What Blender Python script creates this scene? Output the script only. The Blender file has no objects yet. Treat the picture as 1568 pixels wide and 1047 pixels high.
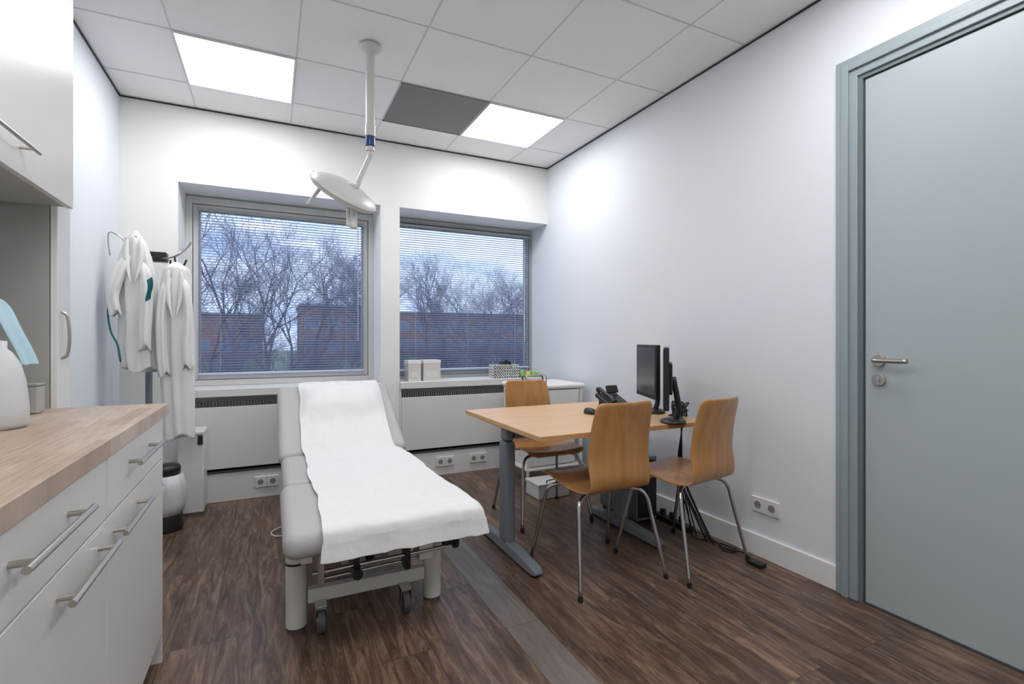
import bpy, bmesh, math, random
from mathutils import Vector, Matrix
from mathutils import noise as mn
random.seed(7)
S=bpy.context.scene
COL=S.collection
try:
    S.view_settings.view_transform='Standard'
    S.view_settings.look='None'
    S.view_settings.exposure=0.86
except Exception: pass

# ---------------------------------------------------------------- materials
def nmat(name,col,rough=.5,metal=0,noise=0.0,nscale=8,bump=0.0,bscale=60,spec=.5,coat=0):
    m=bpy.data.materials.new(name); m.use_nodes=True
    nt=m.node_tree; b=nt.nodes['Principled BSDF']
    b.inputs['Roughness'].default_value=rough; b.inputs['Metallic'].default_value=metal
    b.inputs['Specular IOR Level'].default_value=spec
    if coat: b.inputs['Coat Weight'].default_value=coat
    tc=nt.nodes.new('ShaderNodeTexCoord')
    n=nt.nodes.new('ShaderNodeTexNoise'); n.inputs['Scale'].default_value=nscale; n.inputs['Detail'].default_value=4
    nt.links.new(tc.outputs['Object'],n.inputs['Vector'])
    r=nt.nodes.new('ShaderNodeMix'); r.data_type='RGBA'
    k=max(noise,.01)
    r.inputs[6].default_value=tuple(max(0,x*(1-k)) for x in col)+(1,)
    r.inputs[7].default_value=tuple(min(1,x*(1+k)) for x in col)+(1,)
    nt.links.new(n.outputs['Fac'],r.inputs[0]); nt.links.new(r.outputs[2],b.inputs['Base Color'])
    if bump:
        n2=nt.nodes.new('ShaderNodeTexNoise'); n2.inputs['Scale'].default_value=bscale
        nt.links.new(tc.outputs['Object'],n2.inputs['Vector'])
        bp=nt.nodes.new('ShaderNodeBump'); bp.inputs['Strength'].default_value=bump; bp.inputs['Distance'].default_value=.01
        nt.links.new(n2.outputs['Fac'],bp.inputs['Height']); nt.links.new(bp.outputs[0],b.inputs['Normal'])
    return m

M={}
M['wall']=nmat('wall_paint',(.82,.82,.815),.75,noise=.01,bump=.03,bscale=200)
M['wallr']=nmat('wall_cool_light_tint',(.735,.77,.82),.7,noise=.01,bump=.03,bscale=200)  # white paint tinted blue for the cool light on the side walls
M['ceil']=nmat('ceiling_tile',(.90,.905,.905),.9,noise=.015,nscale=150,bump=.1,bscale=300)
M['grid']=nmat('ceiling_tee',(.66,.66,.66),.6)
M['black']=nmat('black_plastic',(.013,.013,.015),.4)
M['dark']=nmat('shadow_gap_dark',(.045,.045,.05),.8)
M['white']=nmat('white_laminate',(.80,.80,.79),.4,noise=.01)
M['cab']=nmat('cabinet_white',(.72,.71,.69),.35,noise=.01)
M['cabs']=nmat('cabinet_shade_grey',(.42,.415,.39),.5)  # cabinet white darkened for shade, also plain grey on small parts
M['panel']=nmat('radiator_panel_white',(.72,.72,.71),.45)
M['slot']=nmat('slot_interior',(.50,.49,.48),.8)
M['frame1']=nmat('window_frame_grey',(.62,.62,.62),.4)
M['frame2']=nmat('window_frame_dark_grey',(.34,.35,.36),.4)
M['door']=nmat('door_blue_grey',(.39,.45,.48),.42,noise=.012,nscale=3)
M['dframe']=nmat('door_frame_blue_grey',(.29,.35,.38),.38)
M['drebate']=nmat('door_rebate_shade',(.15,.18,.195),.45)  # frame colour darkened to paint shade into the rebate
M['steel']=nmat('brushed_steel',(.50,.475,.43),.3,metal=1)
M['chrome']=nmat('chrome',(.50,.50,.51),.16,metal=1)
M['greym']=nmat('grey_powder_coat',(.165,.19,.22),.4)
M['uph']=nmat('grey_upholstery',(.44,.435,.425),.55,noise=.03,bump=.08,bscale=120)
M['paper']=nmat('crepe_paper',(.76,.765,.775),.8,bump=.25,bscale=25)
M['bedw']=nmat('bed_frame_ivory',(.68,.67,.63),.35)
M['lampw']=nmat('lamp_white',(.66,.655,.63),.35)
M['blue']=nmat('blue_ring',(.012,.055,.23),.3)
M['coatm']=nmat('white_cotton',(.76,.76,.75),.85,noise=.02,bump=.2,bscale=60)
M['green']=nmat('teal_trim',(.0,.14,.135),.6)
M['bag']=nmat('bag_plastic',(.62,.635,.645),.35,bump=.15,bscale=30)
M['lblue']=nmat('light_blue_tissue',(.46,.66,.76),.7,noise=.08,nscale=20)
M['tgreen']=nmat('green_packaging',(.22,.48,.10),.5)
M['yel']=nmat('yellow_packaging',(.65,.54,.09),.5)
M['screen']=nmat('screen_glass',(.06,.063,.068),.22)
M['socket']=nmat('socket_white',(.72,.715,.70),.3)
M['sockd']=nmat('socket_recess',(.26,.25,.24),.5)
M['blind']=nmat('blind_slat',(.58,.64,.80),.4)
M['vent']=nmat('vent_grey',(.21,.205,.20),.6,noise=.02,bump=.2,bscale=400)
M['bark']=nmat('bark',(.155,.145,.19),.9,noise=.3)
M['brick']=nmat('brick_far',(.30,.18,.17),.9,noise=.25,nscale=2)
M['grass']=nmat('grass',(.17,.215,.14),.95,noise=.4,nscale=1)
M['cork']=nmat('carton',(.64,.615,.59),.7)
M['glassb']=nmat('bldg_glass',(.20,.23,.30),.3)
M['bframe']=nmat('bldg_frame',(.33,.33,.38),.5)
M['thr']=nmat('rubber_grey',(.09,.09,.10),.6)

def lightmat(name,s,col=(1,1,1)):
    m=bpy.data.materials.new(name); m.use_nodes=True; nt=m.node_tree
    nt.nodes.remove(nt.nodes['Principled BSDF'])
    e=nt.nodes.new('ShaderNodeEmission'); e.inputs[0].default_value=(*col,1); e.inputs[1].default_value=s
    nt.links.new(e.outputs[0],nt.nodes['Material Output'].inputs[0]); return m
M['led']=lightmat('led_diffuser',8.4,(1,.99,.985))

def glassmat():
    m=bpy.data.materials.new('window_glass'); m.use_nodes=True; nt=m.node_tree
    nt.nodes.remove(nt.nodes['Principled BSDF'])
    t=nt.nodes.new('ShaderNodeBsdfTransparent'); t.inputs[0].default_value=(.88,.92,.98,1)
    g=nt.nodes.new('ShaderNodeBsdfGlossy'); g.inputs['Roughness'].default_value=.05
    x=nt.nodes.new('ShaderNodeMixShader'); x.inputs[0].default_value=.02
    nt.links.new(t.outputs[0],x.inputs[1]); nt.links.new(g.outputs[0],x.inputs[2])
    nt.links.new(x.outputs[0],nt.nodes['Material Output'].inputs[0]); return m
M['glass']=glassmat()

def woodmat(name,c1,c2,axis='Y',scale=3,stretch=14,rough=.35,coat=0.2):
    m=bpy.data.materials.new(name); m.use_nodes=True; nt=m.node_tree; b=nt.nodes['Principled BSDF']
    tc=nt.nodes.new('ShaderNodeTexCoord'); mp=nt.nodes.new('ShaderNodeMapping')
    s=[stretch]*3; s['XYZ'.index(axis)]=1
    mp.inputs['Scale'].default_value=s
    nt.links.new(tc.outputs['Object'],mp.inputs[0])
    n=nt.nodes.new('ShaderNodeTexNoise'); n.inputs['Scale'].default_value=scale; n.inputs['Detail'].default_value=6; n.inputs['Distortion'].default_value=.6
    nt.links.new(mp.outputs[0],n.inputs['Vector'])
    cr=nt.nodes.new('ShaderNodeValToRGB'); cr.color_ramp.elements[0].position=.35; cr.color_ramp.elements[1].position=.65
    cr.color_ramp.elements[0].color=(*c1,1); cr.color_ramp.elements[1].color=(*c2,1)
    nt.links.new(n.outputs['Fac'],cr.inputs[0]); nt.links.new(cr.outputs[0],b.inputs['Base Color'])
    b.inputs['Roughness'].default_value=rough; b.inputs['Coat Weight'].default_value=coat; b.inputs['Coat Roughness'].default_value=.25
    return m
M['ply']=woodmat('chair_plywood',(.41,.19,.057),(.50,.25,.087),'Z',2.2,12,.32,.3)
M['desk']=woodmat('desk_beech',(.62,.39,.20),(.69,.45,.245),'X',2.2,12,.4,.1)
M['deske']=nmat('desk_edge',(.50,.28,.11),.45,noise=.05)

def countermat():
    m=bpy.data.materials.new('butcher_block'); m.use_nodes=True; nt=m.node_tree; b=nt.nodes['Principled BSDF']
    tc=nt.nodes.new('ShaderNodeTexCoord'); sp=nt.nodes.new('ShaderNodeSeparateXYZ'); cb=nt.nodes.new('ShaderNodeCombineXYZ')
    nt.links.new(tc.outputs['Object'],sp.inputs[0]); nt.links.new(sp.outputs['Y'],cb.inputs['X']); nt.links.new(sp.outputs['X'],cb.inputs['Y'])
    br=nt.nodes.new('ShaderNodeTexBrick'); br.inputs['Scale'].default_value=1; br.inputs['Brick Width'].default_value=.36; br.inputs['Row Height'].default_value=.04
    br.inputs['Mortar Size'].default_value=.0006; br.offset=.37; br.inputs['Bias'].default_value=0
    br.inputs['Color1'].default_value=(.37,.26,.19,1); br.inputs['Color2'].default_value=(.52,.42,.34,1); br.inputs['Mortar'].default_value=(.31,.215,.16,1)
    nt.links.new(cb.outputs[0],br.inputs['Vector'])
    mp=nt.nodes.new('ShaderNodeMapping'); mp.inputs['Scale'].default_value=(3,40,1); nt.links.new(cb.outputs[0],mp.inputs[0])
    n=nt.nodes.new('ShaderNodeTexNoise'); n.inputs['Scale'].default_value=3; n.inputs['Detail'].default_value=5; nt.links.new(mp.outputs[0],n.inputs['Vector'])
    mx=nt.nodes.new('ShaderNodeMix'); mx.data_type='RGBA'; mx.blend_type='OVERLAY'; mx.inputs[0].default_value=.5
    nt.links.new(br.outputs[0],mx.inputs[6]); nt.links.new(n.outputs['Fac'],mx.inputs[7]); nt.links.new(mx.outputs[2],b.inputs['Base Color'])
    b.inputs['Roughness'].default_value=.4
    return m
M['counter']=countermat()

def floormat():
    m=bpy.data.materials.new('vinyl_plank_floor'); m.use_nodes=True; nt=m.node_tree; b=nt.nodes['Principled BSDF']
    N=nt.nodes.new; L=nt.links.new
    tc=N('ShaderNodeTexCoord'); sp=N('ShaderNodeSeparateXYZ'); cb=N('ShaderNodeCombineXYZ'); ad=N('ShaderNodeMath'); ad.operation='SUBTRACT'; ad.inputs[1].default_value=.84
    L(tc.outputs['Object'],sp.inputs[0]); L(sp.outputs['Y'],cb.inputs['X']); L(sp.outputs['X'],ad.inputs[0]); L(ad.outputs[0],cb.inputs['Y'])
    br=N('ShaderNodeTexBrick'); br.inputs['Scale'].default_value=1; br.inputs['Brick Width'].default_value=1.1; br.inputs['Row Height'].default_value=.15
    br.inputs['Mortar Size'].default_value=.0010; br.offset=.37; br.offset_frequency=3
    br.inputs['Color1'].default_value=(.0,.0,.0,1); br.inputs['Color2'].default_value=(1,1,1,1); br.inputs['Mortar'].default_value=(0,0,0,1)
    L(cb.outputs[0],br.inputs['Vector'])
    sc=N('ShaderNodeVectorMath'); sc.operation='SCALE'; sc.inputs['Scale'].default_value=7.3
    L(br.outputs['Color'],sc.inputs[0])
    av=N('ShaderNodeVectorMath'); av.operation='ADD'; L(cb.outputs[0],av.inputs[0]); L(sc.outputs[0],av.inputs[1])
    mp=N('ShaderNodeMapping'); mp.inputs['Scale'].default_value=(1.5,12,1); L(av.outputs[0],mp.inputs[0])
    n=N('ShaderNodeTexNoise'); n.inputs['Scale'].default_value=2.4; n.inputs['Detail'].default_value=10; n.inputs['Roughness'].default_value=.72; n.inputs['Distortion'].default_value=.9
    L(mp.outputs[0],n.inputs['Vector'])
    cr=N('ShaderNodeValToRGB'); e=cr.color_ramp.elements
    e[0].position=.32; e[0].color=(.026,.0155,.010,1); e[1].position=.70; e[1].color=(.27,.18,.125,1)
    x=e.new(.5); x.color=(.108,.064,.042,1)
    L(n.outputs['Fac'],cr.inputs[0])
    mr=N('ShaderNodeMapRange'); mr.inputs['To Min'].default_value=.8; mr.inputs['To Max'].default_value=1.35
    L(br.outputs['Color'],mr.inputs[0])
    mu=N('ShaderNodeVectorMath'); mu.operation='SCALE'; L(cr.outputs[0],mu.inputs[0]); L(mr.outputs[0],mu.inputs['Scale'])
    n2=N('ShaderNodeTexNoise'); n2.inputs['Scale'].default_value=7; n2.inputs['Detail'].default_value=9; n2.inputs['Roughness'].default_value=.78
    mp2=N('ShaderNodeMapping'); mp2.inputs['Scale'].default_value=(1,4,1); L(av.outputs[0],mp2.inputs[0]); L(mp2.outputs[0],n2.inputs['Vector'])
    cr2=N('ShaderNodeValToRGB'); cr2.color_ramp.elements[0].position=.56; cr2.color_ramp.elements[1].position=.69
    L(n2.outputs['Fac'],cr2.inputs[0])
    mx=N('ShaderNodeMix'); mx.data_type='RGBA'; mx.inputs[7].default_value=(.32,.25,.20,1)
    mf=N('ShaderNodeMath'); mf.operation='MULTIPLY'; mf.inputs[1].default_value=.55; L(cr2.outputs[0],mf.inputs[0])
    L(mf.outputs[0],mx.inputs[0]); L(mu.outputs[0],mx.inputs[6])
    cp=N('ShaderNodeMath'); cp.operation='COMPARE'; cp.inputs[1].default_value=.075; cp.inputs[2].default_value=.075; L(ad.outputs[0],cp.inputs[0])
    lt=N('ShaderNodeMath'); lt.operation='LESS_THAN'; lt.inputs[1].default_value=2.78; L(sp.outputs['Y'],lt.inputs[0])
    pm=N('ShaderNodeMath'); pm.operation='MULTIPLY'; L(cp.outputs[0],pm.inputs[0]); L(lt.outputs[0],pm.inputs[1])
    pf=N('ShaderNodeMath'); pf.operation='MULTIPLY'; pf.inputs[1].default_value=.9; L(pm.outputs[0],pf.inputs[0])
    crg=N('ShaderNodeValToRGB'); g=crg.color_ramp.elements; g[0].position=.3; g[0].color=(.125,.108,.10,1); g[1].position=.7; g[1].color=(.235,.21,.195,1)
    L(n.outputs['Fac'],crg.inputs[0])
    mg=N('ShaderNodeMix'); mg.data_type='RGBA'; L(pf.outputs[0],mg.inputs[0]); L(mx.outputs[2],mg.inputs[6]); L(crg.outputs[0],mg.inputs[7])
    ms=N('ShaderNodeMix'); ms.data_type='RGBA'; L(br.outputs['Fac'],ms.inputs[0]); L(mg.outputs[2],ms.inputs[6]); ms.inputs[7].default_value=(.03,.02,.015,1)
    L(ms.outputs[2],b.inputs['Base Color'])
    b.inputs['Roughness'].default_value=.36
    bp=N('ShaderNodeBump'); bp.inputs['Strength'].default_value=.12; bp.inputs['Distance'].default_value=.004; L(n.outputs['Fac'],bp.inputs['Height']); L(bp.outputs[0],b.inputs['Normal'])
    return m
M['floor']=floormat()

# ---------------------------------------------------------------- helpers
def link(o,parent=None):
    COL.objects.link(o)
    if parent is not None:
        o.parent=parent
        if parent.get('world'):
            o.matrix_parent_inverse=Matrix.Translation(-parent.location)
    return o
def group(name,loc=(0,0,0),rotz=0,local=False):
    e=bpy.data.objects.new(name,None); e.empty_display_size=.1
    e.location=loc
    if local: e.rotation_euler=(0,0,rotz)
    else: e['world']=1
    COL.objects.link(e); return e
def mk(name,v,f,mat,parent=None,smooth=False,mods=None):
    me=bpy.data.meshes.new(name); me.from_pydata([tuple(x) for x in v],[],f); me.update()
    bm=bmesh.new(); bm.from_mesh(me); bmesh.ops.recalc_face_normals(bm,faces=bm.faces); bm.to_mesh(me); bm.free()
    if smooth:
        for p in me.polygons: p.use_smooth=True
    me.materials.append(mat)
    o=bpy.data.objects.new(name,me); link(o,parent); return o
BF=[(0,3,2,1),(4,5,6,7),(0,1,5,4),(1,2,6,5),(2,3,7,6),(3,0,4,7)]
def bverts(a,b):
    x0,y0,z0=a;x1,y1,z1=b
    return [(x0,y0,z0),(x1,y0,z0),(x1,y1,z0),(x0,y1,z0),(x0,y0,z1),(x1,y0,z1),(x1,y1,z1),(x0,y1,z1)]
def bev(o,w,seg=3):
    m=o.modifiers.new('bevel','BEVEL'); m.width=w; m.segments=seg; m.limit_method='ANGLE'
    for p in o.data.polygons: p.use_smooth=True
    w2=o.modifiers.new('wn','WEIGHTED_NORMAL'); return o
def box(name,a,b,mat,parent=None,bevel=0,seg=3,rot=None,piv=None):
    v=[Vector(x) for x in bverts(a,b)]
    if rot is not None:
        p=Vector(piv if piv else ((a[0]+b[0])/2,(a[1]+b[1])/2,(a[2]+b[2])/2)); v=[rot@(x-p)+p for x in v]
    o=mk(name,v,BF,mat,parent)
    if bevel: bev(o,bevel,seg)
    return o
def boxes(name,lst,mat,parent=None,bevel=0,seg=2):
    v=[];f=[]
    for a,b in lst:
        k=len(v); v+=bverts(a,b); f+=[tuple(i+k for i in q) for q in BF]
    o=mk(name,v,f,mat,parent)
    if bevel: bev(o,bevel,seg)
    return o
def frame_axes(d):
    d=d.normalized(); a=Vector((0,0,1)) if abs(d.z)<.9 else Vector((1,0,0))
    u=d.cross(a).normalized(); return u,d.cross(u).normalized()
def cyl(name,p0,p1,r,mat,parent=None,r2=None,seg=24,bevel=0):
    p0=Vector(p0);p1=Vector(p1); u,w=frame_axes(p1-p0); r2=r if r2 is None else r2
    v=[];
    for p,rr in((p0,r),(p1,r2)):
        for i in range(seg):
            t=2*math.pi*i/seg; v.append(p+u*math.cos(t)*rr+w*math.sin(t)*rr)
    f=[(i,(i+1)%seg,seg+(i+1)%seg,seg+i) for i in range(seg)]+[tuple(range(seg)),tuple(range(seg,2*seg))]
    o=mk(name,v,f,mat,parent,smooth=True)
    if bevel: bev(o,bevel,2)
    else:
        m=o.modifiers.new('es','EDGE_SPLIT'); m.split_angle=math.radians(40)
    return o
def catmull(pts,n=6):
    P=[Vector(p) for p in pts]; P=[P[0]*2-P[1]]+P+[P[-1]*2-P[-2]]; out=[]
    for i in range(1,len(P)-2):
        for k in range(n):
            t=k/n; a,b,c,d=P[i-1],P[i],P[i+1],P[i+2]
            out.append(.5*((2*b)+(c-a)*t+(2*a-5*b+4*c-d)*t*t+(3*b-3*c+d-a)*t**3))
    out.append(P[-2]); return out
def tube(name,pts,r,mat,parent=None,seg=10,n=6,radii=None,flat=1):
    P=catmull(pts,n) if n>1 else [Vector(p) for p in pts]
    T=[(P[min(i+1,len(P)-1)]-P[max(i-1,0)]).normalized() for i in range(len(P))]
    u,_=frame_axes(T[0]); v=[];f=[]
    for i,p in enumerate(P):
        u=(u-T[i]*u.dot(T[i])).normalized(); w=T[i].cross(u)
        rr=r
        if radii:
            q=i/(len(P)-1)*(len(radii)-1); k=min(int(q),len(radii)-2); rr=radii[k]+(radii[k+1]-radii[k])*(q-k)
        for j in range(seg):
            t=2*math.pi*j/seg
            v.append(p+u*math.cos(t)*rr+w*math.sin(t)*rr*flat)
    for i in range(len(P)-1):
        for j in range(seg):
            a=i*seg+j;b=i*seg+(j+1)%seg; f.append((a,b,b+seg,a+seg))
    f.append(tuple(range(seg))); f.append(tuple(range((len(P)-1)*seg,len(P)*seg)))
    return mk(name,v,f,mat,parent,smooth=True)
def surf(name,fn,nu,nv,mat,parent=None,thick=0,sub=0,offset=0):
    v=[fn(i/nu,j/nv) for j in range(nv+1) for i in range(nu+1)]
    f=[(j*(nu+1)+i,j*(nu+1)+i+1,(j+1)*(nu+1)+i+1,(j+1)*(nu+1)+i) for j in range(nv) for i in range(nu)]
    me=bpy.data.meshes.new(name); me.from_pydata([tuple(x) for x in v],[],f); me.materials.append(mat)
    for p in me.polygons: p.use_smooth=True
    o=bpy.data.objects.new(name,me); link(o,parent)
    if thick:
        m=o.modifiers.new('s','SOLIDIFY'); m.thickness=thick; m.offset=offset
    if sub:
        m=o.modifiers.new('ss','SUBSURF'); m.levels=sub; m.render_levels=sub
    return o
def rings(name,R,mat,parent=None,seg=48,fold=0,k=7,ph=0,cap=True):
    v=[];f=[]
    for n,q in enumerate(R):
        cx,cy,cz,rx,ry=q[:5]; fo=q[5] if len(q)>5 else fold
        for i in range(seg):
            t=2*math.pi*i/seg
            m=1+fo*(math.sin(k*t+ph+.25*n)*.7+.3*math.sin((k+4)*t+ph*2-.2*n))
            v.append((cx+rx*m*math.cos(t),cy+ry*m*math.sin(t),cz))
    for n in range(len(R)-1):
        for i in range(seg):
            a=n*seg+i;b=n*seg+(i+1)%seg; f.append((a,b,b+seg,a+seg))
    if cap: f.append(tuple(range(seg))); f.append(tuple(range((len(R)-1)*seg,len(R)*seg)))
    return mk(name,v,f,mat,parent,smooth=True)
def lathe(name,prof,c,mat,parent=None,seg=32):
    return rings(name,[(c[0],c[1],c[2]+z,max(r,.0005),max(r,.0005)) for r,z in prof],mat,parent,seg)

# ---------------------------------------------------------------- room shell
XL,XR,YB,YF,HC=-.9,2.336,4.07,-1.3,2.76
N1=(-.576,.793); N2=(.946,XR); NT=2.234; SILL=.80; YW=4.38; YO=4.50
box('floor',(XL-.12,YF-.12,-.1),(XR+.12,YO,0),M['floor'])
box('ceiling',(XL-.12,YF-.12,HC),(XR+.12,YO,HC+.1),M['ceil'])
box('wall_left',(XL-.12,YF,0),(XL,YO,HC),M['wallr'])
box('wall_front',(XL-.12,YF-.12,0),(XR+.12,YF,HC),M['wall'])
boxes('wall_back',[((XL,YB,0),(N1[0],YO,HC)),((N1[1],YB,0),(N2[0],YO,HC)),
  ((N1[0],YB,NT),(N1[1],YO,HC)),((N2[0],YB,NT),(XR,YO,HC)),
  ((N1[0],YW+.06,0),(N1[1],YO,SILL-.002)),((N2[0],YW+.06,0),(N2[1],YO,SILL-.002))],M['wall'])
DY0,DY1,DT=.34,1.285,2.285
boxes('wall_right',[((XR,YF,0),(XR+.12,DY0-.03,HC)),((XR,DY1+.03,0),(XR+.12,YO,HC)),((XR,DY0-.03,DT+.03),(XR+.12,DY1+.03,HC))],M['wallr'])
box('baseboard_right',(XR-.014,DY1+.115,0),(XR,YB-.03,.115),M['white'],bevel=.003)
box('baseboard_left',(XL,2.45,0),(XL+.014,YB,.115),M['white'],bevel=.003)
box('baseboard_back',(XL+.014,YB-.014,0),(N1[0],YB,.115),M['white'],bevel=.003)
t=.008
boxes('trim_1',[((XL,YB-t,HC-.010),(XR,YB,HC-.003)),((XR-t,YF,HC-.010),(XR,YB-t,HC-.003)),((XL,YF,HC-.010),(XL+t,YB-t,HC-.003))],M['dark'])
gx=[.13+.6*i for i in range(-1,4)]; gy=[3.095+.6*i for i in range(-7,2)]
L=[]
for x in gx: L.append(((x-.004,YF,HC-.002),(x+.004,YB-t,HC)))
for y in gy: L.append(((XL+t,y-.004,HC-.0025),(XR-t,y+.004,HC)))
boxes('trim_2',L,M['grid'])

def panel(x,y):
    g=group('ceiling_light_panel',(x+.3,y+.3,HC-.01))
    box('diffuser',(x+.012,y+.012,HC-.009),(x+.588,y+.588,HC-.004),M['led'],g)
    boxes('rim',[((x+.004,y+.004,HC-.011),(x+.596,y+.012,HC-.002)),((x+.004,y+.588,HC-.011),(x+.596,y+.596,HC-.002)),
      ((x+.004,y+.012,HC-.011),(x+.012,y+.588,HC-.002)),((x+.588,y+.012,HC-.011),(x+.596,y+.588,HC-.002))],M['white'],g)
panel(-.47,3.095); panel(1.33,3.095)
panel(-.47,.695); panel(1.33,.695); panel(.13,-.505)
g=group('ceiling_vent_panel',(1.03,3.395,HC-.01))
box('plate',(.738,3.103,HC-.008),(1.322,3.687,HC-.003),M['vent'],g)
boxes('edge',[((.73,3.095,HC-.010),(1.33,3.103,HC-.002)),((.73,3.687,HC-.010),(1.33,3.695,HC-.002))],M['vent'],g)

# ---------------------------------------------------------------- windows
def window(name,x0,x1,z0,z1,fm,w,blx0,blx1,blz0,blz1):
    g=group(name,((x0+x1)/2,YW+.03,(z0+z1)/2))
    y0,y1=YW,YW+.07
    def fr(n,a,b,c,d,ww,ya,yb,mm):
        boxes(n,[((a,ya,c),(a+ww,yb,d)),((b-ww,ya,c),(b,yb,d)),((a+ww,ya,c),(b-ww,yb,c+ww)),((a+ww,ya,d-ww),(b-ww,yb,d))],mm,g,bevel=.003)
    fr('outer_frame',x0,x1,z0,z1,w*.55,y0,y1,fm)
    fr('sash',x0+w*.55+.004,x1-w*.55-.004,z0+w*.55+.004,z1-w*.55-.004,w*.45,y0+.012,y1,fm)
    fr('gasket',x0+w+.004,x1-w-.004,z0+w+.004,z1-w-.004,.012,y0+.02,y1-.005,M['frame2'])
    box('pane',(x0+w,YW+.045,z0+w),(x1-w,YW+.05,z1-w),M['glass'],g)
    b=group('venetian_blind',((blx0+blx1)/2,YW-.016,(blz0+blz1)/2))
    v=[];f=[];z=blz0+.03;yc=YW-.016
    while z<blz1-.03:
        k=len(v)
        for yy,zz in((-.0075,.0018),(0,.0009),(.0075,-.0020)):
            v+=[(blx0,yc+yy,z+zz),(blx1,yc+yy,z+zz)]
        f+=[(k,k+1,k+3,k+2),(k+2,k+3,k+5,k+4)]; z+=.0205
    mk('slats',v,f,M['blind'],b)
    box('head_rail',(blx0-.003,yc-.013,blz1-.025),(blx1+.003,yc+.013,blz1),M['frame2'],b,bevel=.003)
    box('bottom_rail',(blx0,yc-.010,blz0),(blx1,yc+.010,blz0+.014),M['blind'],b,bevel=.003)
    for i,q in enumerate((.12,.5,.88)):
        x=blx0+(blx1-blx0)*q
        cyl('cord_%d'%i,(x,yc-.0095,blz0+.01),(x,yc-.0095,blz1-.02),.0009,M['blind'],b,seg=6)
    cyl('wand',(blx1-.05,yc-.014,blz0+.25),(blx1-.05,yc-.014,blz1-.02),.003,M['blind'],b,seg=8)
window('window_1',N1[0],N1[1],SILL,NT-.02,M['frame1'],.08,-.492,.708,.885,2.135)
window('window_2',N2[0],N2[1],SILL,NT-.02,M['frame2'],.05,1.0,2.29,.875,2.17)

def radcover(x0,x1):
    g=group('radiator_cover',((x0+x1)/2,YB+.1,.4))
    box('sill_board',(x0+.001,YB-.022,.745),(x1-.001,YW-.001,SILL),M['panel'],g,bevel=.004)
    box('front_panel',(x0+.015,YB-.006,.235),(x1-.015,YB+.014,.672),M['panel'],g,bevel=.003)
    box('inner_back',(x0+.001,YB+.10,0),(x1-.001,YB+.11,.745),M['slot'],g)
    box('plinth',(x0+.001,YB-.004,0),(x1-.001,YB+.09,.205),M['panel'],g,bevel=.003)
    box('plinth_gap_shade',(x0+.001,YB-.012,.205),(x1-.001,YB+.09,.216),M['dark'],g)  # dark strip painted in for the shaded gap above the plinth
    boxes('end_posts',[((x0+.001,YB-.003,.216),(x0+.013,YB+.09,.745)),((x1-.013,YB-.003,.216),(x1-.001,YB+.09,.745))],M['panel'],g)
    v=[]
    for i in range(int((x1-x0)/.02)):
        x=x0+.02+i*.02; v.append(((x,YB+.05,.655),(x+.004,YB+.095,.70)))
    boxes('convector_fins',v,M['slot'],g)
radcover(*N1); radcover(*N2)

def socket(x,y,z,axis,n=2):
    g=group('wall_socket',(x,y,z))
    for i in range(n):
        o=(i-(n-1)/2)*.081
        if axis=='x':
            box('plate_%d'%i,(x-.012,y+o-.04,z-.04),(x,y+o+.04,z+.04),M['socket'],g,bevel=.004)
            cyl('recess_ring_%d'%i,(x-.0135,y+o,z),(x-.010,y+o,z),.024,M['socket'],g)
            cyl('recess_%d'%i,(x-.0145,y+o,z),(x-.010,y+o,z),.020,M['sockd'],g)
            for s in(-1,1): cyl('pin_%d'%i,(x-.0152,y+o+s*.009,z),(x-.010,y+o+s*.009,z),.003,M['dark'],g,seg=8)
        else:
            box('plate_%d'%i,(x+o-.04,y-.012,z-.04),(x+o+.04,y,z+.04),M['socket'],g,bevel=.004)
            cyl('recess_%d'%i,(x+o,y-.0145,z),(x+o,y-.010,z),.020,M['sockd'],g)
            for s in(-1,1): cyl('pin_%d'%i,(x+o+s*.009,y-.0152,z),(x+o+s*.009,y-.010,z),.003,M['dark'],g,seg=8)
socket(XR,1.77,.275,'x')
socket(-.03,YB-.0045,.115,'y'); socket(1.33,YB-.0045,.115,'y'); socket(1.63,YB-.0045,.115,'y')

# ---------------------------------------------------------------- door
g=group('door_1',(XR,(DY0+DY1)/2,1.1))
box('leaf',(XR-.002,DY0,.006),(XR+.04,DY1,DT),M['door'],g,bevel=.002)
box('threshold',(XR-.01,DY0,0),(XR+.1,DY1,.005),M['dark'],g)
boxes('frame_face',[((XR-.022,DY1+.022,0),(XR+.0,DY1+.115,DT+.115)),((XR-.022,DY0-.115,0),(XR,DY0-.022,DT+.115)),((XR-.022,DY0-.022,DT+.022),(XR,DY1+.022,DT+.115))],M['dframe'],g,bevel=.003)
boxes('frame_inner_step',[((XR-.034,DY1+.055,0),(XR-.021,DY1+.085,DT+.085)),((XR-.034,DY0-.085,0),(XR-.021,DY0-.055,DT+.085)),((XR-.034,DY0-.055,DT+.055),(XR-.021,DY1+.055,DT+.085))],M['dframe'],g,bevel=.003)
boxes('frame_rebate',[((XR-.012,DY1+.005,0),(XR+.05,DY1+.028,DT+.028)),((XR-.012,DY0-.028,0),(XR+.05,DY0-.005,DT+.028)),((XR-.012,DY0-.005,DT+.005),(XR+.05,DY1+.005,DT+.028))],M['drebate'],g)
boxes('rebate_gap',[((XR+.004,DY1,0),(XR+.05,DY1+.005,DT+.005)),((XR+.004,DY0-.005,0),(XR+.05,DY0,DT+.005)),((XR+.004,DY0,DT),(XR+.05,DY1,DT+.005))],M['dark'],g)
hy,hz=1.228,1.062
cyl('handle_rose',(XR-.014,hy,hz),(XR-.002,hy,hz),.026,M['steel'],g,bevel=.002)
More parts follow.
